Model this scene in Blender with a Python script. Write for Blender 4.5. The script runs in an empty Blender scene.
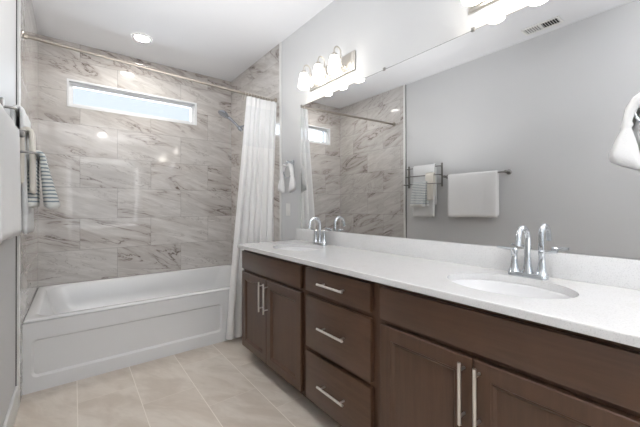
import bpy, bmesh, math, random
from mathutils import Vector, Matrix
random.seed(4)
S = bpy.context.scene
C = S.collection
W, D, H = 1.83, 3.941, 2.768          # room width, distance to the window wall, ceiling height
YF = -1.5                              # front wall, behind the camera
YTL = 2.665
YT = 2.72                              # where the shower tile begins on the side walls

# ------------------------------------------------------------------ camera
cam = bpy.data.cameras.new('camera')
cam.sensor_width = 36; cam.lens = 36 * 320.274 / 640
cam.shift_x = -9.365 / 640; cam.shift_y = -8.545 / 640
cam.clip_start = 0.02
co = bpy.data.objects.new('camera', cam); C.objects.link(co); S.camera = co
a, b, r = map(math.radians, (38.576, 0.266, -0.167))
F = Vector((math.sin(a)*math.cos(b), math.cos(a)*math.cos(b), math.sin(b)))
R = Vector((math.cos(a), -math.sin(a), 0)); U = R.cross(F)
R2 = R*math.cos(r) + U*math.sin(r); U2 = -R*math.sin(r) + U*math.cos(r)
co.matrix_world = Matrix.Translation((0.268, 0, 1.185)) @ Matrix((R2, U2, -F)).transposed().to_4x4()

# ------------------------------------------------------------------ world, big lights, exposure
SKY_STRENGTH = .80
FILL = 27.0
BOUNCE = (40.0, 8.0)
SHADE = 6.0
CAN = 190.0
w = bpy.data.worlds.new('world'); S.world = w; w.use_nodes = True
nt = w.node_tree
bg = nt.nodes['Background']; bg.inputs['Strength'].default_value = SKY_STRENGTH
tc = nt.nodes.new('ShaderNodeTexCoord'); sx = nt.nodes.new('ShaderNodeSeparateXYZ')
rmp = nt.nodes.new('ShaderNodeValToRGB')
nt.links.new(tc.outputs['Generated'], sx.inputs[0]); nt.links.new(sx.outputs['Z'], rmp.inputs[0])
rmp.color_ramp.elements[0].position = 0.0; rmp.color_ramp.elements[0].color = (.84, .92, 1.0, 1)
rmp.color_ramp.elements[1].position = 0.6; rmp.color_ramp.elements[1].color = (.70, .82, .98, 1)
nt.links.new(rmp.outputs[0], bg.inputs['Color'])
# fill light added at the made-up window behind the camera
al = bpy.data.lights.new('rear_fill', 'AREA'); al.shape = 'RECTANGLE'; al.size = 1.36; al.size_y = 1.56
al.energy = FILL; al.color = (.99, .993, 1.0)
ao = bpy.data.objects.new('rear_fill', al); C.objects.link(ao)
ao.location = (.85, YF + .06, 1.5); ao.rotation_euler = (math.radians(90), 0, 0)
ao.rotation_euler = (math.radians(90), 0, math.radians(180))
# added fill lights with no real source, aimed up to bounce off the ceiling
for k, (bx_, by_, bz_) in enumerate(((.85, -.7, 1.5), (.85, 2.0, 1.25))):
    al3 = bpy.data.lights.new('ceiling_bounce_fill', 'AREA'); al3.shape = 'DISK'; al3.size = (.7, 1.0)[k]; al3.spread = math.radians((100, 135)[k])
    al3.energy = BOUNCE[k]; al3.color = (1.0, .993, .985)
    ao3 = bpy.data.objects.new('ceiling_bounce_fill', al3); C.objects.link(ao3)
    ao3.location = (bx_, by_, bz_); ao3.rotation_euler = (math.radians(180), 0, 0)
# daylight entering through the high window over the tub
al2 = bpy.data.lights.new('window_daylight', 'AREA'); al2.shape = 'RECTANGLE'; al2.size = 1.1; al2.size_y = .2
al2.energy = 5; al2.color = (.8, .9, 1.0)
ao2 = bpy.data.objects.new('window_daylight', al2); C.objects.link(ao2)
ao2.location = (.81, D + .16, 2.28); ao2.rotation_euler = (math.radians(-90), 0, 0)
vs = S.view_settings
vs.view_transform = 'Standard'; vs.look = 'None'; vs.gamma = 1; vs.use_curve_mapping = False
vs.exposure = 0.44
S.display_settings.display_device = 'sRGB'
S.cycles.max_bounces = 10; S.cycles.diffuse_bounces = 5; S.cycles.glossy_bounces = 5
S.cycles.transparent_max_bounces = 12; S.cycles.sample_clamp_indirect = 6
S.cycles.use_denoising = True
S.cycles.caustics_reflective = False; S.cycles.caustics_refractive = False

# ------------------------------------------------------------------ node helper
def lin(c):
    return tuple(((v/255)/12.92 if v/255 <= .04045 else (((v/255)+.055)/1.055)**2.4) for v in c) + (1,)

class NT:
    def __init__(s, name):
        s.m = bpy.data.materials.new(name); s.m.use_nodes = True; s.t = s.m.node_tree
        s.b = s.t.nodes['Principled BSDF']; s.out = s.t.nodes['Material Output']
    def n(s, typ, **kw):
        x = s.t.nodes.new('ShaderNode' + typ)
        for k, v in kw.items(): setattr(x, k, v)
        return x
    def put(s, sock, v):
        if isinstance(v, bpy.types.NodeSocket): s.t.links.new(v, sock)
        else: sock.default_value = v
    def math(s, op, a_, b_=0.0, c_=0.0):
        x = s.n('Math', operation=op); s.put(x.inputs[0], a_); s.put(x.inputs[1], b_); s.put(x.inputs[2], c_)
        return x.outputs[0]
    def mix(s, f, a_, b_, mode='MIX'):
        x = s.n('Mix', data_type='RGBA', blend_type=mode); s.put(x.inputs[0], f); s.put(x.inputs[6], a_); s.put(x.inputs[7], b_)
        return x.outputs[2]
    def comb(s, x_, y_, z_):
        x = s.n('CombineXYZ'); s.put(x.inputs[0], x_); s.put(x.inputs[1], y_); s.put(x.inputs[2], z_); return x.outputs[0]
    def noise(s, vec, scale, detail=4, rough=.5, dist=0):
        x = s.n('TexNoise'); s.put(x.inputs['Vector'], vec); s.put(x.inputs['Scale'], scale)
        x.inputs['Detail'].default_value = detail; x.inputs['Roughness'].default_value = rough; x.inputs['Distortion'].default_value = dist
        return x.outputs[0]
    def smooth(s, v, lo, hi, a_=0., b_=1.):
        x = s.n('MapRange', interpolation_type='SMOOTHSTEP'); s.put(x.inputs[0], v)
        x.inputs[1].default_value = lo; x.inputs[2].default_value = hi; x.inputs[3].default_value = a_; x.inputs[4].default_value = b_
        return x.outputs[0]
    def pos(s):
        g = s.n('NewGeometry'); x = s.n('SeparateXYZ'); s.t.links.new(g.outputs['Position'], x.inputs[0]); return x.outputs, g.outputs['Position']
    def obj(s):
        g = s.n('TexCoord'); x = s.n('SeparateXYZ'); s.t.links.new(g.outputs['Object'], x.inputs[0]); return x.outputs, g.outputs['Object']
    def bump(s, h, strength=.2, dist=.01):
        x = s.n('Bump'); s.put(x.inputs['Height'], h); x.inputs['Strength'].default_value = strength; x.inputs['Distance'].default_value = dist
        s.t.links.new(x.outputs[0], s.b.inputs['Normal'])
    def set(s, **kw):
        for k, v in kw.items(): s.put(s.b.inputs[k.replace('_', ' ')], v)
        return s.m

def simple(name, rgb, rough=.5, metal=0., noise=None, bump=None, **kw):
    t = NT(name); c = lin(rgb)
    _, p = t.obj()
    if noise:
        n = t.noise(p, noise[0], 3)
        c = t.mix(t.smooth(n, .3, .7), tuple(v*(1-noise[1]) for v in c[:3]) + (1,), tuple(min(1, v*(1+noise[1])) for v in c[:3]) + (1,))
    if bump: t.bump(t.noise(p, bump[0], 3), bump[1], bump[2])
    return t.set(Base_Color=c, Roughness=rough, Metallic=metal, **kw)

M = {}
M['paint'] = simple('wall_paint', (213, 214, 215), .55, bump=(260, .06, .002))
M['ceiling'] = simple('ceiling_paint', (232, 233, 236), .7, bump=(200, .08, .002))
M['trim'] = simple('trim_paint', (232, 232, 230), .35)
M['chrome'] = simple('chrome', (208, 212, 216), .05, 1.0)
M['shower_chrome'] = simple('shower_chrome', (185, 192, 202), .1, 1.0)
M['nickel'] = simple('brushed_nickel', (205, 200, 192), .28, 1.0)
M['rod'] = simple('aged_nickel', (168, 160, 150), .35, 1.0)
M['darknickel'] = simple('satin_nickel', (150, 148, 145), .3, 1.0)
M['pull'] = simple('satin_pull', (222, 220, 216), .3, 1.0)
M['acrylic'] = simple('tub_acrylic', (226, 227, 228), .18, Coat_Weight=.3)
M['porcelain'] = simple('porcelain', (232, 232, 233), .08, Coat_Weight=.4)
M['mirror'] = simple('silvered_glass', (229, 229, 229), .0, 1.0)
M['vinyl'] = simple('white_vinyl', (238, 240, 242), .3)
M['plate'] = simple('white_plate', (236, 236, 234), .3)
M['dark'] = simple('dark_recess', (30, 27, 25), .8)
M['vent_and_shade'] = simple('vent_and_shade_grey', (60, 60, 60), .8)
M['white_towel'] = simple('white_terry', (248, 248, 248), .95, bump=(420, .7, .006), Sheen_Weight=.4)
M['pale'] = simple('pale_terry', (240, 241, 241), .95, bump=(420, .7, .006), Sheen_Weight=.4)
M['waffle'] = simple('cream_terry', (236, 231, 220), .95, bump=(420, .7, .006), Sheen_Weight=.4)

def marble(name, axis, flip=False):
    t = NT(name); xyz, _ = t.pos()
    u = xyz['XY'.index(axis)]; z = xyz['Z']
    if axis == 'Y': u = t.math('SUBTRACT', D, u)
    row = t.math('DIVIDE', t.math('SUBTRACT', z, .463), .3048)
    k = t.math('FLOOR', row); fz = t.math('SUBTRACT', row, k)
    par = t.math('ABSOLUTE', t.math('MODULO', k, 2.0))
    off = t.math('ADD', .009, t.math('MULTIPLY', par, .3048))
    cu = t.math('DIVIDE', t.math('SUBTRACT', u, off), .6096)
    c = t.math('FLOOR', cu); fu = t.math('SUBTRACT', cu, c)
    def edge(f, size):
        d = t.math('MULTIPLY', t.math('MINIMUM', f, t.math('SUBTRACT', 1.0, f)), size)
        return t.smooth(d, .0008, .0024, 1., 0.)
    grout = t.math('MAXIMUM', edge(fz, .3048), edge(fu, .6096))
    wn = t.n('TexWhiteNoise', noise_dimensions='3D'); t.put(wn.inputs['Vector'], t.comb(k, c, {'X': 1., 'Y': 5.}[axis] + (3 if flip else 0)))
    sep = t.n('SeparateColor'); t.t.links.new(wn.outputs['Color'], sep.inputs[0])
    r1, r2, r3 = sep.outputs
    ang = math.radians(17 if not flip else -19)
    uu = t.math('ADD', t.math('MULTIPLY', u, math.cos(ang)), t.math('MULTIPLY', z, -math.sin(ang)))
    vv = t.math('ADD', t.math('MULTIPLY', u, math.sin(ang)), t.math('MULTIPLY', z, math.cos(ang)))
    ox = t.math('MULTIPLY', r1, 37.); oy = t.math('MULTIPLY', r2, 53.)
    base = t.comb(t.math('ADD', t.math('MULTIPLY', uu, 1.1), ox), t.math('ADD', t.math('MULTIPLY', vv, 4.2), oy), t.math('MULTIPLY', r3, 9.))
    fine = t.comb(t.math('ADD', t.math('MULTIPLY', uu, 3.), ox), t.math('ADD', t.math('MULTIPLY', vv, 22.), oy), r3)
    n1 = t.noise(base, 1.0, 6, .6, 1.2)
    n2 = t.noise(base, 2.1, 5, .62, 1.6)
    n3 = t.noise(fine, 1.0, 5, .65, .6)
    n4 = t.noise(base, .7, 2, .5)
    v1 = t.smooth(t.math('ABSOLUTE', t.math('SUBTRACT', n1, .5)), .0, .019, 1., 0.)
    v2 = t.smooth(t.math('ABSOLUTE', t.math('SUBTRACT', n2, .54)), .0, .015, 1., 0.)
    mask = t.smooth(n4, .46, .58); mask2 = t.smooth(n3, .42, .66)
    vein = t.math('MULTIPLY', v1, t.math('MULTIPLY', mask, t.math('ADD', .35, t.math('MULTIPLY', .65, mask2))))
    vein2 = t.math('MULTIPLY', v2, t.math('MULTIPLY', t.smooth(n4, .52, .40), .55))
    halo = t.math('MULTIPLY', t.smooth(t.math('ABSOLUTE', t.math('SUBTRACT', n1, .5)), .0, .12, 1., 0.), t.math('MULTIPLY', mask, .5))
    col = t.mix(t.smooth(n3, .3, .75), lin((203, 199, 195)), lin((223, 220, 217)))
    col = t.mix(t.math('MULTIPLY', t.smooth(n2, .4, .65), .35), col, lin((188, 184, 181)))
    col = t.mix(halo, col, lin((172, 162, 156)))
    col = t.mix(t.math('MULTIPLY', vein, .95), col, lin((92, 76, 68)))
    col = t.mix(vein2, col, lin((120, 108, 102)))
    tone = t.math('ADD', .95, t.math('MULTIPLY', r3, .08))
    col = t.mix(1., col, t.comb(tone, tone, tone), 'MULTIPLY')
    col = t.mix(t.math('MULTIPLY', grout, .85), col, lin((138, 134, 130)))
    t.bump(grout, -.25, .002)
    return t.set(Base_Color=col, Roughness=t.math('ADD', .06, t.math('MULTIPLY', grout, .4)), IOR=1.6)
M['tile_back'] = marble('marble_tile_back', 'X')
M['tile_left'] = marble('marble_tile_left', 'Y', True)
M['tile_right'] = marble('marble_tile_right', 'Y')

def floor_mat():
    t = NT('floor_tile'); xyz, P = t.pos()
    cx = t.math('DIVIDE', t.math('SUBTRACT', xyz[0], .285), .3048)
    k = t.math('FLOOR', cx); fx = t.math('SUBTRACT', cx, k)
    cy = t.math('DIVIDE', t.math('SUBTRACT', xyz[1], t.math('ADD', 1.86, t.math('MULTIPLY', k, .345))), .6096)
    c = t.math('FLOOR', cy); fy = t.math('SUBTRACT', cy, c)
    def edge(f, size):
        d = t.math('MULTIPLY', t.math('MINIMUM', f, t.math('SUBTRACT', 1.0, f)), size)
        return t.smooth(d, .0012, .0032, 1., 0.)
    gx = edge(fx, .3048); gy = t.math('MULTIPLY', edge(fy, .6096), .4)
    grout = t.math('MAXIMUM', gx, gy)
    wn = t.n('TexWhiteNoise', noise_dimensions='3D'); t.put(wn.inputs['Vector'], t.comb(k, c, 2.))
    off = t.math('MULTIPLY', wn.outputs[0], 31.)
    vec = t.comb(t.math('ADD', t.math('MULTIPLY', t.math('ADD', xyz[0], t.math('MULTIPLY', xyz[1], .45)), 7.), off), t.math('MULTIPLY', xyz[1], 3.), off)
    n = t.noise(vec, 1., 5, .6, .8); n2 = t.noise(vec, 4., 4, .6)
    col = t.mix(t.smooth(n, .32, .68), lin((202, 190, 177)), lin((219, 210, 199)))
    col = t.mix(t.math('MULTIPLY', t.smooth(n2, .45, .7), .3), col, lin((194, 182, 170)))
    tone = t.math('ADD', .96, t.math('MULTIPLY', wn.outputs[0], .06))
    col = t.mix(1., col, t.comb(tone, tone, tone), 'MULTIPLY')
    col = t.mix(grout, col, lin((236, 228, 218)))
    t.bump(grout, -.2, .002)
    return t.set(Base_Color=col, Roughness=.42)
M['floor'] = floor_mat()

def wood(name, axis):
    t = NT(name); xyz, P = t.pos()
    rnd = t.n('ObjectInfo').outputs['Random']
    g = {'Y': (40., 3., 40.), 'Z': (40., 40., 3.)}[axis]
    vec = t.comb(t.math('ADD', t.math('MULTIPLY', xyz[0], g[0]), t.math('MULTIPLY', rnd, 30.)), t.math('ADD', t.math('MULTIPLY', xyz[1], g[1]), t.math('MULTIPLY', rnd, 17.)), t.math('MULTIPLY', xyz[2], g[2]))
    n = t.noise(vec, 1., 5, .65, .5); n2 = t.noise(P, 5.5, 3, .5, .4)
    col = t.mix(t.smooth(n, .3, .7), lin((71, 49, 36)), lin((83, 60, 45)))
    col = t.mix(t.math('MULTIPLY', t.smooth(n2, .35, .7), .45), col, lin((92, 64, 47)))
    t.bump(n, .03, .001)
    return t.set(Base_Color=col, Roughness=.34)
M['wood_h'] = wood('stained_maple_horizontal', 'Y')
M['wood_v'] = wood('stained_maple_vertical', 'Z')

def quartz():
    t = NT('white_quartz'); xyz, P = t.pos()
    n = t.noise(P, 260, 2, .5); n2 = t.noise(P, 9, 4, .6)
    col = t.mix(t.smooth(n, .5, .72), lin((225, 225, 225)), lin((211, 211, 211)))
    col = t.mix(t.math('MULTIPLY', t.smooth(n2, .5, .8), .4), col, lin((210, 208, 206)))
    return t.set(Base_Color=col, Roughness=.16)
M['quartz'] = quartz()

def shade_mat():
    t = NT('lit_frosted_glass')
    t.set(Base_Color=lin((250, 244, 236)), Roughness=.35)
    t.b.inputs['Emission Color'].default_value = (1., .95, .88, 1); t.b.inputs['Emission Strength'].default_value = SHADE
    return t.m
M['shade'] = shade_mat()
t = NT('lit_lens'); t.set(Base_Color=(1, 1, 1, 1)); t.b.inputs['Emission Color'].default_value = (1., .96, .9, 1); t.b.inputs['Emission Strength'].default_value = CAN
M['lens'] = t.m
def glass():
    t = NT('window_glass'); tr = t.n('BsdfTransparent'); gl = t.n('BsdfGlossy'); gl.inputs['Roughness'].default_value = .02
    fr = t.n('Fresnel'); mx = t.n('MixShader'); t.put(mx.inputs[0], fr.outputs[0])
    t.t.links.new(tr.outputs[0], mx.inputs[1]); t.t.links.new(gl.outputs[0], mx.inputs[2]); t.t.links.new(mx.outputs[0], t.out.inputs[0]); return t.m
M['glass'] = glass()
def cloth(name, rgb, transl, alpha):
    t = NT(name); d = t.n('BsdfDiffuse'); d.inputs[0].default_value = lin(rgb)
    tl = t.n('BsdfTranslucent'); tl.inputs[0].default_value = lin(rgb); m1 = t.n('MixShader'); m1.inputs[0].default_value = transl
    tr = t.n('BsdfTransparent'); m2 = t.n('MixShader'); m2.inputs[0].default_value = alpha
    L = t.t.links.new
    L(d.outputs[0], m1.inputs[1]); L(tl.outputs[0], m1.inputs[2]); L(tr.outputs[0], m2.inputs[1]); L(m1.outputs[0], m2.inputs[2]); L(m2.outputs[0], t.out.inputs[0])
    _, P = t.obj(); bp = t.n('Bump'); t.put(bp.inputs['Height'], t.noise(P, 500, 2)); bp.inputs['Strength'].default_value = .1
    L(bp.outputs[0], d.inputs['Normal'])
    return t.m
M['curtain'] = cloth('white_curtain_cloth', (250, 250, 250), .15, 1.)
M['sheer'] = cloth('sheer_curtain_mesh', (250, 251, 252), .2, .94)

def striped():
    t = NT('striped_terry'); xyz, P = t.pos()
    n = t.noise(P, 30, 2)
    f = t.math('FRACT', t.math('DIVIDE', t.math('ADD', xyz[2], t.math('MULTIPLY', n, .006)), .0195))
    s1 = t.math('LESS_THAN', t.math('ABSOLUTE', t.math('SUBTRACT', f, .5)), .2)
    low = t.math('GREATER_THAN', xyz[2], 1.20)
    col = t.mix(t.math('MULTIPLY', s1, low), lin((232, 233, 230)), lin((140, 154, 160)))
    t.bump(t.noise(P, 420, 3), .7, .006)
    return t.set(Base_Color=col, Roughness=.95)
M['striped'] = striped()

# ------------------------------------------------------------------ mesh helpers
def link(name, bm, mat, parent=None, smooth=False, mods=()):
    me = bpy.data.meshes.new(name); bmesh.ops.recalc_face_normals(bm, faces=bm.faces)
    bm.to_mesh(me); bm.free(); me.materials.append(mat)
    o = bpy.data.objects.new(name, me); C.objects.link(o)
    if smooth is True:
        for p in me.polygons: p.use_smooth = True
    elif smooth:
        for p in me.polygons: p.use_smooth = True
        me.set_sharp_from_angle(angle=math.radians(smooth))
    if parent:
        o.parent = parent; o.matrix_parent_inverse = Matrix.Translation(parent.location).inverted()
    return o
def struct(o): o['kind'] = 'structure'; return o
def thing(name, label, cat, loc, group=None):
    o = bpy.data.objects.new(name, None); C.objects.link(o); o.location = loc; o.empty_display_size = .05
    tag(o, label, cat, group); return o
def tag(o, label, cat, group=None):
    o['label'] = label; o['category'] = cat
    if group: o['group'] = group
    return o
def box(bm, x0, x1, y0, y1, z0, z1, bev=0, seg=2):
    vs_ = [bm.verts.new((x, y, z)) for x in (x0, x1) for y in (y0, y1) for z in (z0, z1)]
    fs = [bm.faces.new([vs_[i] for i in q]) for q in ((0,1,3,2),(4,6,7,5),(0,4,5,1),(2,3,7,6),(0,2,6,4),(1,5,7,3))]
    if bev:
        es = list({e for f in fs for e in f.edges})
        bmesh.ops.bevel(bm, geom=es, offset=bev, segments=seg, affect='EDGES', profile=.5)
def bx(name, mat, parent, *d, bev=0, seg=2):
    bm = bmesh.new(); box(bm, *d, bev=bev, seg=seg); return link(name, bm, mat, parent, smooth=30 if bev else False)
def tube(bm, pts, rad, n=14, cap=True):
    """swept tube along pts; rad a number or list, each may be (a, b) for an oval section"""
    pts = [Vector(p) for p in pts]
    if not isinstance(rad, (list, tuple)): rad = [rad]*len(pts)
    up = None; rings = []
    for i, p in enumerate(pts):
        d = (pts[min(i+1, len(pts)-1)] - pts[max(i-1, 0)]).normalized()
        if up is None: up = d.orthogonal().normalized()
        up = (up - d*up.dot(d)).normalized(); s = d.cross(up)
        ra, rb = rad[i] if isinstance(rad[i], (tuple, list)) else (rad[i], rad[i])
        rings.append([bm.verts.new(p + up*ra*math.cos(q*2*math.pi/n) + s*rb*math.sin(q*2*math.pi/n)) for q in range(n)])
    loft(bm, rings)
    if cap: bm.faces.new(rings[0]); bm.faces.new(rings[-1])
def loft(bm, rings, closed=True):
    for A, B in zip(rings, rings[1:]):
        n = len(A)
        for q in range(n if closed else n-1):
            bm.faces.new((A[q], A[(q+1) % n], B[(q+1) % n], B[q]))
def lathe(bm, prof, origin, axis='Z', n=24, capend=True):
    o = Vector(origin); rings = []
    for rr, h in prof:
        ring = []
        for q in range(n):
            c, s = rr*math.cos(q*2*math.pi/n), rr*math.sin(q*2*math.pi/n)
            v = {'Z': (c, s, h), 'X': (h, c, s), 'Y': (c, h, s)}[axis]
            ring.append(bm.verts.new(o + Vector(v)))
        rings.append(ring)
    loft(bm, rings)
    if capend: bm.faces.new(rings[0]); bm.faces.new(rings[-1])
def torus(bm, center, R_, r_, axis='X', n=28, m=8, a0=0, a1=2*math.pi):
    c = Vector(center); rings = []
    full = abs(a1-a0-2*math.pi) < 1e-6
    N = n if full else n+1
    for i in range(N):
        t_ = a0 + (a1-a0)*i/n; ring = []
        for j in range(m):
            q = 2*math.pi*j/m; rr = R_ + r_*math.cos(q); h = r_*math.sin(q)
            A, B = rr*math.cos(t_), rr*math.sin(t_)
            ring.append(bm.verts.new(c + Vector({'X': (h, A, B), 'Y': (A, h, B), 'Z': (A, B, h)}[axis])))
        rings.append(ring)
    if full: rings.append(rings[0])
    loft(bm, rings)
def arc(cx, cy, r_, a0, a1, n):
    return [(cx + r_*math.cos(math.radians(a0+(a1-a0)*i/n)), cy + r_*math.sin(math.radians(a0+(a1-a0)*i/n))) for i in range(n+1)]

# ------------------------------------------------------------------ room shell
struct(bx('floor', M['floor'], None, -.12, W+.12, YF-.12, D+.15, -.1, 0))
struct(bx('ceiling', M['ceiling'], None, -.12, W+.12, YF-.12, D+.15, H, H+.1))
struct(bx('wall_left', M['paint'], None, -.12, 0, YF, D+.12, 0, H))
struct(bx('wall_right', M['paint'], None, W, W+.12, YF, D+.12, 0, H))
def holed_wall(name, mat, y0, y1, x0, x1, z0, z1):
    bm = bmesh.new()
    for q in ((0, x0, 0, H), (x1, W, 0, H), (x0, x1, 0, z0), (x0, x1, z1, H)): box(bm, q[0], q[1], y0, y1, q[2], q[3])
    bmesh.ops.remove_doubles(bm, verts=bm.verts, dist=1e-5)
    return struct(link(name, bm, mat))
WX0, WX1, WZ0, WZ1 = .214, 1.405, 2.149, 2.414
holed_wall('wall_back', M['tile_back'], D, D+.12, WX0, WX1, WZ0, WZ1)
holed_wall('wall_front', M['paint'], YF-.12, YF, .15, 1.55, .7, 2.3)
struct(bx('wall_alcove_left', M['tile_left'], None, 0, .014, YTL, D, 0, H))
struct(bx('wall_alcove_right', M['tile_right'], None, W-.006, W, YT, D, 0, H))
struct(bx('trim_1', M['trim'], None, 0, .016, YTL-.030, YTL, 0, H, bev=.002))
struct(bx('trim_shade_line', M['vent_and_shade'], None, 0, .004, YTL-.036, YTL-.031, 0, H))  # dark strip standing in for the shadow along the trim's outer edge
struct(bx('trim_2', M['trim'], None, W-.009, W, YT-.03, YT, 0, H, bev=.002))
struct(bx('baseboard_left', M['trim'], None, 0, .014, YF, YTL-.036, 0, .135, bev=.004))
struct(bx('baseboard_right', M['trim'], None, W-.014, W, 2.415, YT-.03, 0, .135, bev=.004))
struct(bx('baseboard_front', M['trim'], None, .014, W, YF, YF+.014, 0, .135, bev=.004))

def window(name, x0, x1, z0, z1, ya, yb, fr, yg, sash=.0):
    """reveal from ya (room) to yb (outside), frame at yg"""
    bm = bmesh.new(); s = 1 if yb > ya else -1
    e = .018
    def bar(X0, X1, Z0, Z1, Y0, Y1): box(bm, X0, X1, min(Y0, Y1), max(Y0, Y1), Z0, Z1)
    y_in = ya - s*.003
    for q in ((x0, x0+e, z0, z1), (x1-e, x1, z0, z1), (x0+e, x1-e, z0, z0+e), (x0+e, x1-e, z1-e, z1)): bar(*q, y_in, yb)
    f = e + fr
    for q in ((x0+e, x0+f, z0+e, z1-e), (x1-f, x1-e, z0+e, z1-e), (x0+f, x1-f, z0+e, z0+f), (x0+f, x1-f, z1-f, z1-e)): bar(*q, yg, yg+s*.05)
    o = struct(link(name, bm, M['vinyl']))
    bm = bmesh.new(); bar(x0+f, x1-f, z0+f, z1-f, yg+s*.022, yg+s*.028); link('window_pane', bm, M['glass'], o)
    return o
window('window_1', WX0, WX1, WZ0, WZ1, D, D+.12, .030, D+.05)
window('added_fill_window', .15, 1.55, .7, 2.3, YF, YF-.12, .05, YF-.07)  # unseen window, added to let fill light into the room

# ------------------------------------------------------------------ bathtub
def rr(x0, x1, y0, y1, rad, z, n=8):
    pts = []
    for cx_, cy_, a0 in ((x1-rad, y1-rad, 0), (x0+rad, y1-rad, 90), (x0+rad, y0+rad, 180), (x1-rad, y0+rad, 270)):
        for i in range(n+1):
            t_ = math.radians(a0 + 90*i/n); pts.append((cx_+rad*math.cos(t_), cy_+rad*math.sin(t_), z))
    return pts
TY, TZ = 2.791, .463
tub = thing('bathtub', 'white alcove bathtub with a recessed panel on its front apron', 'bathtub', (.915, 3.36, 0))
bm = bmesh.new()
X0, X1, Y1 = .0145, W-.0065, D-.001
rings = []
for q in ((X0, X1, TY+.02, Y1, .01, TZ-.03), (X0, X1, TY+.002, Y1, .012, TZ-.012), (X0+.004, X1-.004, TY+.006, Y1-.004, .016, TZ-.003), (X0+.01, X1-.01, TY+.014, Y1-.01, .02, TZ),
          (X0+.05, X1-.05, TY+.055, Y1-.05, .10, TZ), (X0+.06, X1-.06, TY+.068, Y1-.06, .11, TZ-.006), (X0+.068, X1-.068, TY+.076, Y1-.066, .12, TZ-.02),
          (X0+.10, X1-.10, TY+.10, Y1-.09, .15, TZ-.16), (X0+.17, X1-.13, TY+.13, Y1-.12, .16, .13), (X0+.24, X1-.18, TY+.18, Y1-.17, .14, .09), (X0+.5, X1-.5, TY+.4, Y1-.4, .1, .085)):
    rings.append([bm.verts.new(p) for p in rr(*q)])
loft(bm, rings); bm.faces.new(rings[-1])
link('basin', bm, M['acrylic'], tub, smooth=60)
# apron with recessed panel
bm = bmesh.new()
def ring_front(x0, x1, z0, z1, rad, y): return [bm.verts.new((p[0], y, p[1])) for p in rr(x0, x1, z0, z1, rad, 0)]
A = [ring_front(X0, X1, 0, TZ-.02, .002, TY+.06), ring_front(X0, X1, 0, TZ-.02, .002, TY), ring_front(.055, 1.285, .092, .335, .03, TY),
     ring_front(.060, 1.280, .097, .330, .027, TY+.004), ring_front(.068, 1.272, .105, .322, .022, TY+.014)]
loft(bm, A); bm.faces.new(A[-1])
link('apron', bm, M['acrylic'], tub, smooth=25)
bm = bmesh.new(); lathe(bm, [(.028, 0), (.03, .004), (.02, .008)], (1.72, 3.36, .30), 'X', 20)
for v in bm.verts: v.co.x = 1.742 - (v.co.x-1.72)
link('overflow_cover', bm, M['chrome'], tub, smooth=40)

# ------------------------------------------------------------------ shower rod, curtain, shower head
rod = thing('shower_curtain_rod', 'straight metal shower rod spanning the tub alcove under the ceiling', 'curtain rod', (.915, 2.80, 2.255))
bm = bmesh.new(); tube(bm, [(.012, 2.825, 2.288), (W-.012, 2.80, 2.222)], .0125, 16); link('pole', bm, M['rod'], rod, smooth=40)
for xx, yy, zz in ((.006, 2.825, 2.288), (W-.006, 2.80, 2.222)):
    bm = bmesh.new(); s = 1 if xx < 1 else -1
    lathe(bm, [(.036, 0), (.036, s*.006), (.022, s*.012), (.018, s*.028)], (xx, yy, zz), 'X', 24)
    link('wall_flange', bm, M['rod'], rod, smooth=35)
cur = thing('shower_curtain', 'white pleated shower curtain with a sheer window band, bunched at the right of the tub', 'shower curtain', (1.62, 2.75, 0))
def cx0(z): return 1.292 + .088*z
def cx1(z): return 1.80 - .02*math.sin(z*1.4) + .0*z
def curtain(z0, z1, nz, ph=0):
    bm = bmesh.new(); rows = []; NX = 170
    for j in range(nz+1):
        z = z0 + (z1-z0)*j/nz; row = []
        hh = max(0, min(1, z/2.15)); amp = .034*(1-.25*hh) if z < 2.0 else .025
        for i in range(NX+1):
            t_ = i/NX; tt = t_ + .012*math.sin(9*t_ + 2.1*z)
            x = cx0(z) + (cx1(z)-cx0(z))*t_
            y = 2.748 - .02*hh + amp*math.sin(2*math.pi*6.5*tt + .5*math.sin(1.3*z)) * (.7+.3*math.sin(5*t_+z)) + .003*math.sin(2*math.pi*15*tt+z*2)
            y += .02*(1-hh)*math.sin(3*t_)
            y = min(y, 2.785)
            row.append(bm.verts.new((x + .012*math.cos(2*math.pi*6.5*tt), y, z)))
        rows.append(row)
    loft(bm, rows, closed=False); return bm
link('curtain_cloth', curtain(.025, 1.735, 50), M['curtain'], cur, smooth=True)
link('sheer_band', curtain(1.735, 2.10, 12), M['sheer'], cur, smooth=True)
link('curtain_header', curtain(2.10, 2.185, 4), M['curtain'], cur, smooth=True)
for i in range(10):
    x = 1.50 + .028*i; bm = bmesh.new()
    zc = 2.288 + (2.222-2.288)*(x/W)
    torus(bm, (x, 2.80, zc-.022), .037, .0028, 'X', 20, 6)
    for v in bm.verts: v.co.x += (v.co.z-zc)*.12*math.sin(i*2.3); v.co.y += (zc-v.co.z)*.5
    link('hook', bm, M['nickel'], cur, smooth=True)
sh = thing('handheld_shower', 'chrome handheld shower head on a bent wall arm behind the curtain', 'shower', (W-.006, 3.40, 2.02))
bm = bmesh.new(); lathe(bm, [(.032, 0), (.032, -.004), (.02, -.012), (.012, -.02)], (W-.006, 3.40, 2.09), 'X', 24); link('wall_flange', bm, M['shower_chrome'], sh, smooth=35)
bm = bmesh.new(); tube(bm, [(W-.02, 3.40, 2.09), (W-.07, 3.40, 2.092), (W-.11, 3.40, 2.075), (W-.125, 3.4, 2.055)], .0105, 12); link('arm', bm, M['shower_chrome'], sh, smooth=40)
bm = bmesh.new(); tube(bm, [(1.735, 3.40, 2.035), (1.712, 3.40, 2.055), (1.69, 3.40, 2.075)], [.02, .026, .018], 16); link('bracket', bm, M['shower_chrome'], sh, smooth=50)
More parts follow.
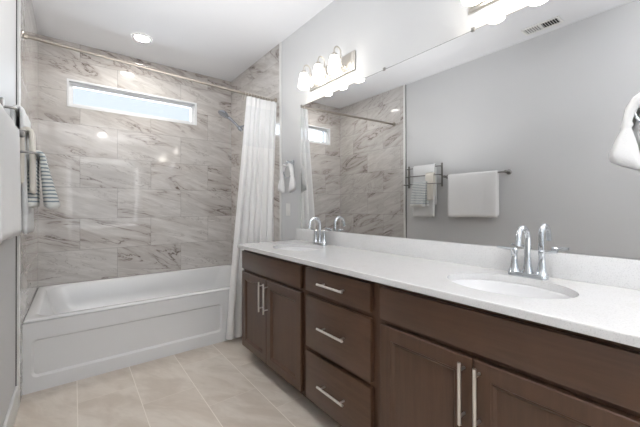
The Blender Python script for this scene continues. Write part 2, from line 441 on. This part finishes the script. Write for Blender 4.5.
bm = bmesh.new(); tube(bm, [(1.73, 3.40, 2.035), (1.66, 3.40, 2.10), (1.60, 3.40, 2.145), (1.555, 3.40, 2.172)], [.014, .014, .016, .02], 14); link('handle', bm, M['shower_chrome'], sh, smooth=40)
bm = bmesh.new(); dirv = Vector((-.45, 0, -.89)).normalized()
cpt = Vector((1.528, 3.40, 2.187)); tube(bm, [cpt - dirv*.028, cpt - dirv*.018, cpt, cpt + dirv*.012, cpt + dirv*.016], [.022, .040, .058, .060, .052], 26)
link('spray_face', bm, M['shower_chrome'], sh, smooth=40)

# ------------------------------------------------------------------ vanity
XF, XB = 1.296, 1.320       # front faces of doors, face of the cabinet bodies
def slab_front(name, y0, y1, z0, z1, parent):
    bm = bmesh.new(); box(bm, XF, XB-.001, y0, y1, z0, z1, bev=.003, seg=2); return link(name, bm, M['wood_h'], parent, smooth=30)
def panel_door(y0, y1, z0, z1, parent):
    bm = bmesh.new()
    def rg(i, x): return [bm.verts.new((x, yy, zz)) for yy, zz in ((y0+i, z0+i), (y1-i, z0+i), (y1-i, z1-i), (y0+i, z1-i))]
    rings = [rg(0, XB-.001), rg(0, XF+.003), rg(.003, XF), rg(.055, XF), rg(.058, XF+.003), rg(.062, XF+.0035), rg(.071, XF+.011), rg(.075, XF+.0115)]
    bm.faces.new(rings[0]); loft(bm, rings); bm.faces.new(rings[-1])
    return link('door', bm, M['wood_v'], parent)
def pull(parent, y, z, length, vertical):
    bm = bmesh.new(); x = XF-.033; h = length/2; g = length/2-.026
    if vertical:
        tube(bm, [(x, y, z-h), (x, y, z+h)], .006, 14)
        for s in (-1, 1): tube(bm, [(x, y, z+s*g), (XF+.0005, y, z+s*g)], .0045, 10)
    else:
        tube(bm, [(x, y-h, z), (x, y+h, z)], .006, 14)
        for s in (-1, 1): tube(bm, [(x, y+s*g, z), (XF+.0005, y+s*g, z)], .0045, 10)
    o = link('handle', bm, M['pull'], parent, smooth=40); o['label'] = 'brushed metal bar handle'; return o
def carcass(parent, y0, y1):
    bm = bmesh.new(); e = .016      # open-topped box: front frame, two ends, back and bottom
    box(bm, XB, XB+e, y0, y1, .1, .861); box(bm, XB+e, W-.002, y0, y0+e, .1, .861); box(bm, XB+e, W-.002, y1-e, y1, .1, .861)
    box(bm, W-.008, W-.002, y0+e, y1-e, .1, .861); box(bm, XB+e, W-.008, y0+e, y1-e, .1, .1+e)
    link('cabinet_body', bm, M['wood_v'], parent)
    bx('toe_kick', M['wood_h'], parent, XB+.075, W-.002, y0, y1, 0, .0995)
vl = thing('vanity_cabinet', 'dark brown vanity cabinet nearest the tub, two doors under a blank panel', 'vanity cabinet', (1.57, 1.97, 0), 'vanity base cabinets')
carcass(vl, 1.5375, 2.402)
slab_front('drawer_front', 1.562, 2.388, .706, .842, vl)
d1 = panel_door(1.988, 2.388, .106, .684, vl); pull(d1, 2.032, .562, .205, True)
d2 = panel_door(1.562, 1.984, .106, .684, vl); pull(d2, 1.962, .562, .205, True)
vd = thing('vanity_cabinet', 'dark brown middle vanity unit of three drawers with bar handles', 'vanity cabinet', (1.57, 1.255, 0), 'vanity base cabinets')
carcass(vd, .9725, 1.5365)
for z0, z1, hz in ((.712, .841, .776), (.400, .684, .543), (.106, .374, .239)):
    f = slab_front('drawer', 1.001, 1.509, z0, z1, vd); pull(f, 1.255, hz, .205, False)
vr = thing('vanity_cabinet', 'dark brown vanity cabinet nearest the viewer, two doors under a long blank panel', 'vanity cabinet', (1.57, .53, 0), 'vanity base cabinets')
carcass(vr, .1, .9715)
slab_front('drawer_front', .128, .942, .702, .838, vr)
d3 = panel_door(.5365, .942, .106, .680, vr); pull(d3, .563, .565, .205, True)
d4 = panel_door(.128, .5325, .106, .680, vr); pull(d4, .511, .565, .205, True)

# countertop with two oval cut-outs
SINKS = ((1.548, .534), (1.548, 1.975)); SA, SB = .165, .222
CY0, CY1, CX0, CZ0, CZ1 = .09, 2.413, 1.266, .862, .890
ct = thing('vanity_countertop', 'long white stone countertop with backsplash and two oval sink openings', 'countertop', (1.55, 1.25, .862))
bm = bmesh.new(); box(bm, CX0, W-.001, CY0, CY1, CZ0, CZ1, bev=.004, seg=2)
me = bpy.data.meshes.new('slab'); bm.to_mesh(me); bm.free(); slab = bpy.data.objects.new('slab', me); C.objects.link(slab)
cuts = []
for sx_, sy_ in SINKS:
    bm = bmesh.new(); n = 72
    ra = [bm.verts.new((sx_+SA*math.cos(i*2*math.pi/n), sy_+SB*math.sin(i*2*math.pi/n), .80)) for i in range(n)]
    rb = [bm.verts.new((v.co.x, v.co.y, .95)) for v in ra]
    loft(bm, [ra, rb]); bm.faces.new(ra); bm.faces.new(rb); bmesh.ops.recalc_face_normals(bm, faces=bm.faces)
    m2 = bpy.data.meshes.new('cut'); bm.to_mesh(m2); bm.free(); oc = bpy.data.objects.new('cut', m2); C.objects.link(oc); cuts.append(oc)
    md = slab.modifiers.new('cut', 'BOOLEAN'); md.operation = 'DIFFERENCE'; md.solver = 'EXACT'; md.object = oc
bpy.context.view_layer.update()
ev = slab.evaluated_get(bpy.context.evaluated_depsgraph_get()); bm = bmesh.new(); bm.from_mesh(ev.to_mesh())
for o in cuts + [slab]: bpy.data.objects.remove(o, do_unlink=True)
link('worktop', bm, M['quartz'], ct)
bx('backsplash', M['quartz'], ct, W-.021, W-.001, CY0, CY1, CZ1, .994, bev=.002)

def sink(sx_, sy_, label):
    root = thing('sink', label, 'sink', (sx_, sy_, .74), 'oval undermount sinks')
    bm = bmesh.new(); n = 64; rings = []
    prof = [(1.10, .861), (1.10, .8555), (1.03, .850), (1.012, .8605), (1.004, .8605), (.99, .852), (.965, .83), (.90, .795), (.78, .765), (.58, .748), (.35, .741), (.13, .738)]
    for s, z in prof:
        rings.append([bm.verts.new((sx_+SA*s*math.cos(i*2*math.pi/n), sy_+SB*s*math.sin(i*2*math.pi/n), z)) for i in range(n)])
    loft(bm, rings); bm.faces.new(rings[-1])
    link('bowl', bm, M['porcelain'], root, smooth=True)
    bm = bmesh.new(); lathe(bm, [(.024, 0), (.024, .003), (.018, .004), (.016, .001), (.004, .002)], (sx_, sy_, .7395), 'Z', 24)
    link('drain', bm, M['chrome'], root, smooth=30)
sink(*SINKS[0], 'oval white sink nearest the viewer, sunk in the counter')
sink(*SINKS[1], 'oval white sink at the tub end of the counter')

def faucet(fx, fy, label):
    root = thing('faucet', label, 'faucet', (fx, fy, CZ1), 'gooseneck faucets')
    bm = bmesh.new(); rings = []
    for s, z in ((1, .8905), (1, .902), (.93, .908), (.6, .909)):
        rings.append([bm.verts.new(p) for p in rr(fx-.026*s, fx+.026*s, fy-.076*s, fy+.076*s, .0255*s, z, 6)])
    bm.faces.new(rings[0]); loft(bm, rings); bm.faces.new(rings[-1]); link('base_plate', bm, M['chrome'], root, smooth=40)
    bm = bmesh.new(); R_ = .047; zt = 1.048
    lathe(bm, [(.022, .908), (.0175, .925), (.0135, .945), (.013, .97)], (fx, fy, 0), 'Z', 20)
    pts = [(fx, fy, .96), (fx, fy, 1.0), (fx, fy, zt)] + [(px, fy, pz) for px, pz in arc(fx-R_, zt, R_, 0, 180, 16)[1:]] + [(fx-2*R_-.003, fy, zt-.012), (fx-2*R_-.006, fy, zt-.024)]
    tube(bm, pts, [.0115]*3 + [.0115]*(len(pts)-3), 16)
    link('spout', bm, M['chrome'], root, smooth=50)
    for s in (-1, 1):
        bm = bmesh.new()
        lathe(bm, [(.0235, .908), (.0185, .917), (.014, .94), (.0118, .98), (.0135, .990), (.0135, 1.0), (.008, 1.006)], (fx, fy+s*.052, 0), 'Z', 20)
        hd = link('handle', bm, M['chrome'], root, smooth=35)
        bm = bmesh.new(); tube(bm, [(fx, fy+s*.045, .998), (fx, fy+s*.075, 1.0), (fx+.001, fy+(.122 if s > 0 else -.104), 1.003)], [(.006, .0085), (.0055, .008), (.004, .007)], 10)
        link('lever', bm, M['chrome'], hd, smooth=50)
faucet(1.748, .530, 'chrome gooseneck faucet with two levers behind the sink nearest the viewer')
faucet(1.748, 1.975, 'chrome gooseneck faucet with two levers behind the sink at the tub end')

# ------------------------------------------------------------------ mirror
mi = thing('wall_mirror', 'large frameless mirror above the vanity backsplash', 'mirror', (W, 1.27, .996))
bx('mirror_glass', M['mirror'], mi, W-.006, W-.0031, .19, 2.350, .9955, 2.061)
bx('gap_shade_edge', M['dark'], mi, W-.003, W-.0003, .188, 2.352, .9955, 2.0645)  # dark rim put in for the shaded gap between glass and wall
for y, z in ((1.385, 2.061), (2.343, 2.061), (.8, 2.061)):
    bx('clip', M['darknickel'], mi, W-.011, W-.0005, y-.011, y+.006, z-.006, z+.014, bev=.002)

# ------------------------------------------------------------------ vanity lights
def light_bar(yc, label):
    root = thing('vanity_light', label, 'wall light', (W, yc, 2.15), 'three-shade vanity lights')
    bm = bmesh.new()
    def rg(i, x): return [bm.verts.new((x, yy, zz)) for yy, zz in ((yc-.275+i, 2.152+i), (yc+.275-i, 2.152+i), (yc+.275-i, 2.290-i), (yc-.275+i, 2.290-i))]
    rings = [rg(0, W-.0005), rg(0, W-.010), rg(.004, W-.016), rg(.014, W-.018), rg(.018, W-.024), rg(.024, W-.026)]
    bm.faces.new(rings[0]); loft(bm, rings); bm.faces.new(rings[-1])
    link('back_plate', bm, M['nickel'], root)
    X = 1.705
    for s in (-1, 0, 1):
        y = yc + s*.1905 + .004
        bm = bmesh.new()
        pts = [(W-.024, y, 2.195), (W-.045, y, 2.190), (W-.062, y, 2.205), (W-.066, y, 2.24)] + [(px, y, pz) for px, pz in arc(X+.03, 2.292, .030, 0, 180, 10)][0:] + [(X, y, 2.272)]
        pts[3] = (X+.060, y, 2.25)
        tube(bm, pts, .005, 10)
        lathe(bm, [(.006, 2.275), (.016, 2.27), (.021, 2.262), (.023, 2.245), (.022, 2.243)], (X, y, 0), 'Z', 20)
        lathe(bm, [(.016, W-.026), (.014, W-.034), (.007, W-.038)], (0, y, 2.195), 'X', 16)
        arm = link('arm', bm, M['nickel'], root, smooth=40)
        bm = bmesh.new()
        prof = [(.018, 2.252), (.027, 2.246), (.033, 2.225), (.039, 2.19), (.045, 2.15), (.046, 2.130), (.043, 2.115), (.038, 2.112), (.039, 2.118), (.043, 2.13), (.036, 2.185), (.028, 2.23), (.012, 2.245)]
        prof = [(pr, 2.252-(2.252-pz)*.87) for pr, pz in prof]
        lathe(bm, prof, (X, y, 0), 'Z', 28); link('shade', bm, M['shade'], root, smooth=50)
light_bar(1.928, 'nickel wall light with three lit bell shades above the tub end of the mirror')
light_bar(.545, 'lit nickel wall light at the top edge, cut off by the frame')

# ------------------------------------------------------------------ ceiling fixtures
def can(x, y, label):
    root = thing('recessed_light', label, 'ceiling light', (x, y, H), 'recessed ceiling lights')
    bm = bmesh.new(); prof = [(.085, H-.0005), (.085, H-.005), (.062, H-.011), (.060, H-.004)]
    lathe(bm, prof, (x, y, 0), 'Z', 36, capend=False); link('trim_ring', bm, M['plate'], root, smooth=40)
    bm = bmesh.new(); lathe(bm, [(.060, H-.0045), (.058, H-.007)], (x, y, 0), 'Z', 32); link('lens', bm, M['lens'], root)
can(.765, 3.425, 'round recessed light in the ceiling over the tub')
can(.75, -.65, 'added recessed fill light in the ceiling, unseen behind the viewer')  # extra can out of view, added for fill
vt = thing('ceiling_vent', 'white slotted ceiling vent seen reflected in the mirror', 'vent', (.165, 1.03, H))
bm = bmesh.new(); v0, v1, u0, u1 = .90, 1.16, .115, .215
for q in ((u0-.015, u1+.015, v0-.015, v0), (u0-.015, u1+.015, v1, v1+.015), (u0-.015, u0, v0, v1), (u1, u1+.015, v0, v1), (u0, u1, 1.025, 1.037)): box(bm, q[0], q[1], q[2], q[3], H-.008, H-.0005)
link('frame', bm, M['plate'], vt)
bx('duct_opening', M['vent_and_shade'], vt, u0, u1, v0, v1, H-.0015, H-.0004)
bm = bmesh.new()
for i in range(14):
    y = v0+.008+i*.0185; s = -1 if y < 1.03 else 1
    vv = [bm.verts.new(p) for p in ((u0, y, H-.002), (u1, y, H-.002), (u1, y+s*.008, H-.010), (u0, y+s*.008, H-.010))]
    bm.faces.new(vv); v2 = [bm.verts.new(v.co + Vector((0, .0012, 0))) for v in vv]; bm.faces.new(v2[::-1])
    loft(bm, [vv, v2])
link('louvre', bm, M['plate'], vt)

# ------------------------------------------------------------------ outlet plate
op = thing('light_switch', 'small white switch plate below the towel ring beside the mirror', 'switch', (W, 2.57, 1.10))
bx('wall_plate', M['plate'], op, W-.006, W-.0005, 2.535, 2.605, 1.10, 1.215, bev=.003)
bx('rocker', M['plate'], op, W-.010, W-.0065, 2.553, 2.587, 1.125, 1.19, bev=.002)

# ------------------------------------------------------------------ towels
def drape(name, mat, y0, y1, xb, zb, rb, zf, zk, spread_f, spread_k, th0, th1, rip=.004, nrip=2.5, ph=0, ynarrow=0, parent=None, skew=0.0):
    """closed thick sheet hung over a bar; front leg to height zf, back leg to zk"""
    prof = []
    nl = 18
    for i in range(nl): f = i/nl; prof.append((xb - rb - spread_k*(1-f)**1.1, zk + (zb-zk)*f, 1-f))
    for i in range(9): t_ = math.pi*(1-i/8); prof.append((xb + rb*math.cos(t_), zb + rb*math.sin(t_), 0))
    for i in range(1, nl+1): f = i/nl; prof.append((xb + rb + spread_f*f**1.1, zb + (zf-zb)*f, f))
    bm = bmesh.new(); NT_ = 26; outer, inner = [], []
    for i, (x, z, f) in enumerate(prof):
        a_ = Vector(prof[max(0, i-1)][:2]); b_ = Vector(prof[min(len(prof)-1, i+1)][:2]); d = (b_-a_).normalized(); nrm = Vector((-d.y, d.x))
        h = (th0 + (th1-th0)*f)/2; ro, ri = [], []
        end = 1.0 if 0 < i < len(prof)-1 else .45
        for j in range(NT_+1):
            t_ = j/NT_
            yy = y0 + (y1-y0)*t_ + ynarrow*f*(.5-t_) + skew*f
            w_ = rip*(.25+f)*math.sin(2*math.pi*nrip*t_ + ph + f*1.2)
            e = end*(1 if 0 < j < NT_ else .4)
            ro.append(bm.verts.new((x + w_ + nrm.x*h*e, yy, z + nrm.y*h*e + .003*math.sin(5*t_+ph)*f)))
            ri.append(bm.verts.new((x + w_ - nrm.x*h*e, yy, z - nrm.y*h*e + .003*math.sin(5*t_+ph)*f)))
        outer.append(ro); inner.append(ri)
    loft(bm, outer, False); loft(bm, inner, False)
    loft(bm, [outer[0], inner[0]], False); loft(bm, [outer[-1], inner[-1]], False)
    loft(bm, [[r_[0] for r_ in outer], [r_[0] for r_ in inner]], False); loft(bm, [[r_[-1] for r_ in outer], [r_[-1] for r_ in inner]], False)
    return link(name, bm, mat, parent, smooth=True)

# straight towel bar with the big white towel
tb = thing('towel_bar', 'single straight nickel towel bar on the left wall holding a white towel', 'towel bar', (0, 1.71, 1.53))
BX, BZ = .058, 1.522
bm = bmesh.new(); tube(bm, [(BX, 1.372, BZ), (BX, 2.035, BZ)], .0085, 14); link('rail', bm, M['darknickel'], tb, smooth=40)
for y in (1.372, 2.035):
    bm = bmesh.new(); lathe(bm, [(.026, .0005), (.026, .006), (.014, .014), (.011, .05), (.015, .062), (.015, .086), (.011, .09)], (0, y, BZ), 'X', 22); link('post', bm, M['darknickel'], tb, smooth=35)
tag(drape('bath_towel', M['white_towel'], 1.452, 1.995, BX, BZ+.002, .0145, 1.066, 1.09, .003, .006, .010, .012, .004, 2.2), 'plain white bath towel spread over the straight bar on the left wall', 'towel')

# three-tier swing rack
rk = thing('towel_rack', 'nickel rack of three stepped bars on the left wall near the tub', 'towel rack', (0, 2.35, 1.41))
RY0, RY1 = 2.11, 2.585
for y in (RY0, RY1):
    bx('upright', M['darknickel'], rk, .0005, .014, y-.010, y+.010, 1.415, 1.695, bev=.003)
TIERS = ((.05, 1.655), (.085, 1.552), (.122, 1.450))
for x, z in TIERS:
    bm = bmesh.new(); rc = .018
    pts = [(.012, RY0, z)] + [(x-rc+rc*math.sin(q), RY0+rc-rc*math.cos(q), z) for q in [math.pi/2*i/6 for i in range(7)]] + \
          [(x-rc+rc*math.cos(q), RY1-rc+rc*math.sin(q), z) for q in [math.pi/2*i/6 for i in range(7)]] + [(.012, RY1, z)]
    tube(bm, pts, .006, 12); link('bar', bm, M['darknickel'], rk, smooth=40)
tag(drape('bath_towel', M['pale'], 2.165, 2.47, .05, 1.660, .017, 1.05, 1.20, .010, .008, .020, .022, .005, 2.0, .6), 'long off-white towel over the top tier of the stepped rack', 'towel')
tag(drape('hand_towel', M['waffle'], 2.16, 2.27, .085, 1.556, .017, 1.255, 1.30, .004, .002, .020, .018, .003, 1.5, 1.0), 'short cream towel over the middle tier of the stepped rack', 'towel')
tag(drape('hand_towel', M['striped'], 2.235, 2.425, .122, 1.454, .016, 1.178, 1.185, .040, .022, .022, .060, .004, 2.0, .2), 'white hand towel with grey-blue stripes on the lowest tier of the rack', 'towel')

# towel rings with knotted white towels
def ring(yc, lab_ring, lab_towel):
    zc = 1.585
    root = thing('towel_ring', lab_ring, 'towel ring', (W, yc, zc), 'towel rings on the mirror wall')
    bm = bmesh.new(); lathe(bm, [(.026, -.0005), (.026, -.006), (.013, -.014), (.011, -.045), (.016, -.052), (.014, -.066), (.006, -.07)], (W, yc, zc), 'X', 22)
    link('post', bm, M['chrome'], root, smooth=35)
    bm = bmesh.new(); torus(bm, (W-.058, yc, zc-.072), .07, .0045, 'X', 36, 8); link('ring', bm, M['chrome'], root, smooth=True)
    bm = bmesh.new(); xt = W-.062
    for s in (-1, 1):
        # upper loop through the ring, pinch, then the fanned tail
        P_ = [(0, .015, -.030), (0, .038, -.024), (0, .062, -.040), (-.002, .080, -.075), (-.002, .088, -.11), (0, .088, -.122), (0, .090, -.132), (0, .090, -.142), (0, .093, -.165), (-.003, .095, -.20), (-.004, .095, -.23), (-.004, .093, -.258), (-.004, .092, -.264)]
        Rr = [(.014, .010), (.020, .014), (.021, .015), (.021, .017), (.017, .013), (.021, .017), (.017, .013), (.020, .016), (.024, .024), (.027, .034), (.028, .040), (.026, .041), (.012, .03)]
        rings = []; n = 28
        for (dx, dy, dz), (ra, rb) in zip(P_, Rr):
            rg = []
            for q in range(n):
                t_ = 2*math.pi*q/n; k = 1 + (.09*math.sin(5*t_+s) if dz < -.15 else .04*math.sin(4*t_+dz*30))
                if dz > -.10:   # section turned along the loop
                    an = math.atan2(-(dz+.115), dy); 
                    v = Vector((ra*math.cos(t_)*k, 0, 0)) + Vector((0, math.cos(-math.pi/4), math.sin(math.pi/4)))*rb*math.sin(t_)*k
                else: v = Vector((ra*math.cos(t_)*k, rb*math.sin(t_)*k, s*0 + (.45*rb*math.sin(t_) if dz < -.2 else 0)))
                rg.append(bm.verts.new((xt+dx+v.x, yc + s*(dy+v.y), zc+dz+v.z)))
            rings.append(rg)
        loft(bm, rings); bm.faces.new(rings[0]); bm.faces.new(rings[-1])
    tw = link('hand_towel', bm, M['white_towel'], None, smooth=True)
    tag(tw, lab_towel, 'towel', 'white towels tied through the rings')
ring(2.49, 'chrome towel ring on the wall between the shower curtain and the mirror', 'white hand towel gathered through the ring beside the shower curtain')
ring(.135, 'chrome towel ring at the viewer end of the mirror', 'white gathered hand towel hanging at the right edge of the photo')
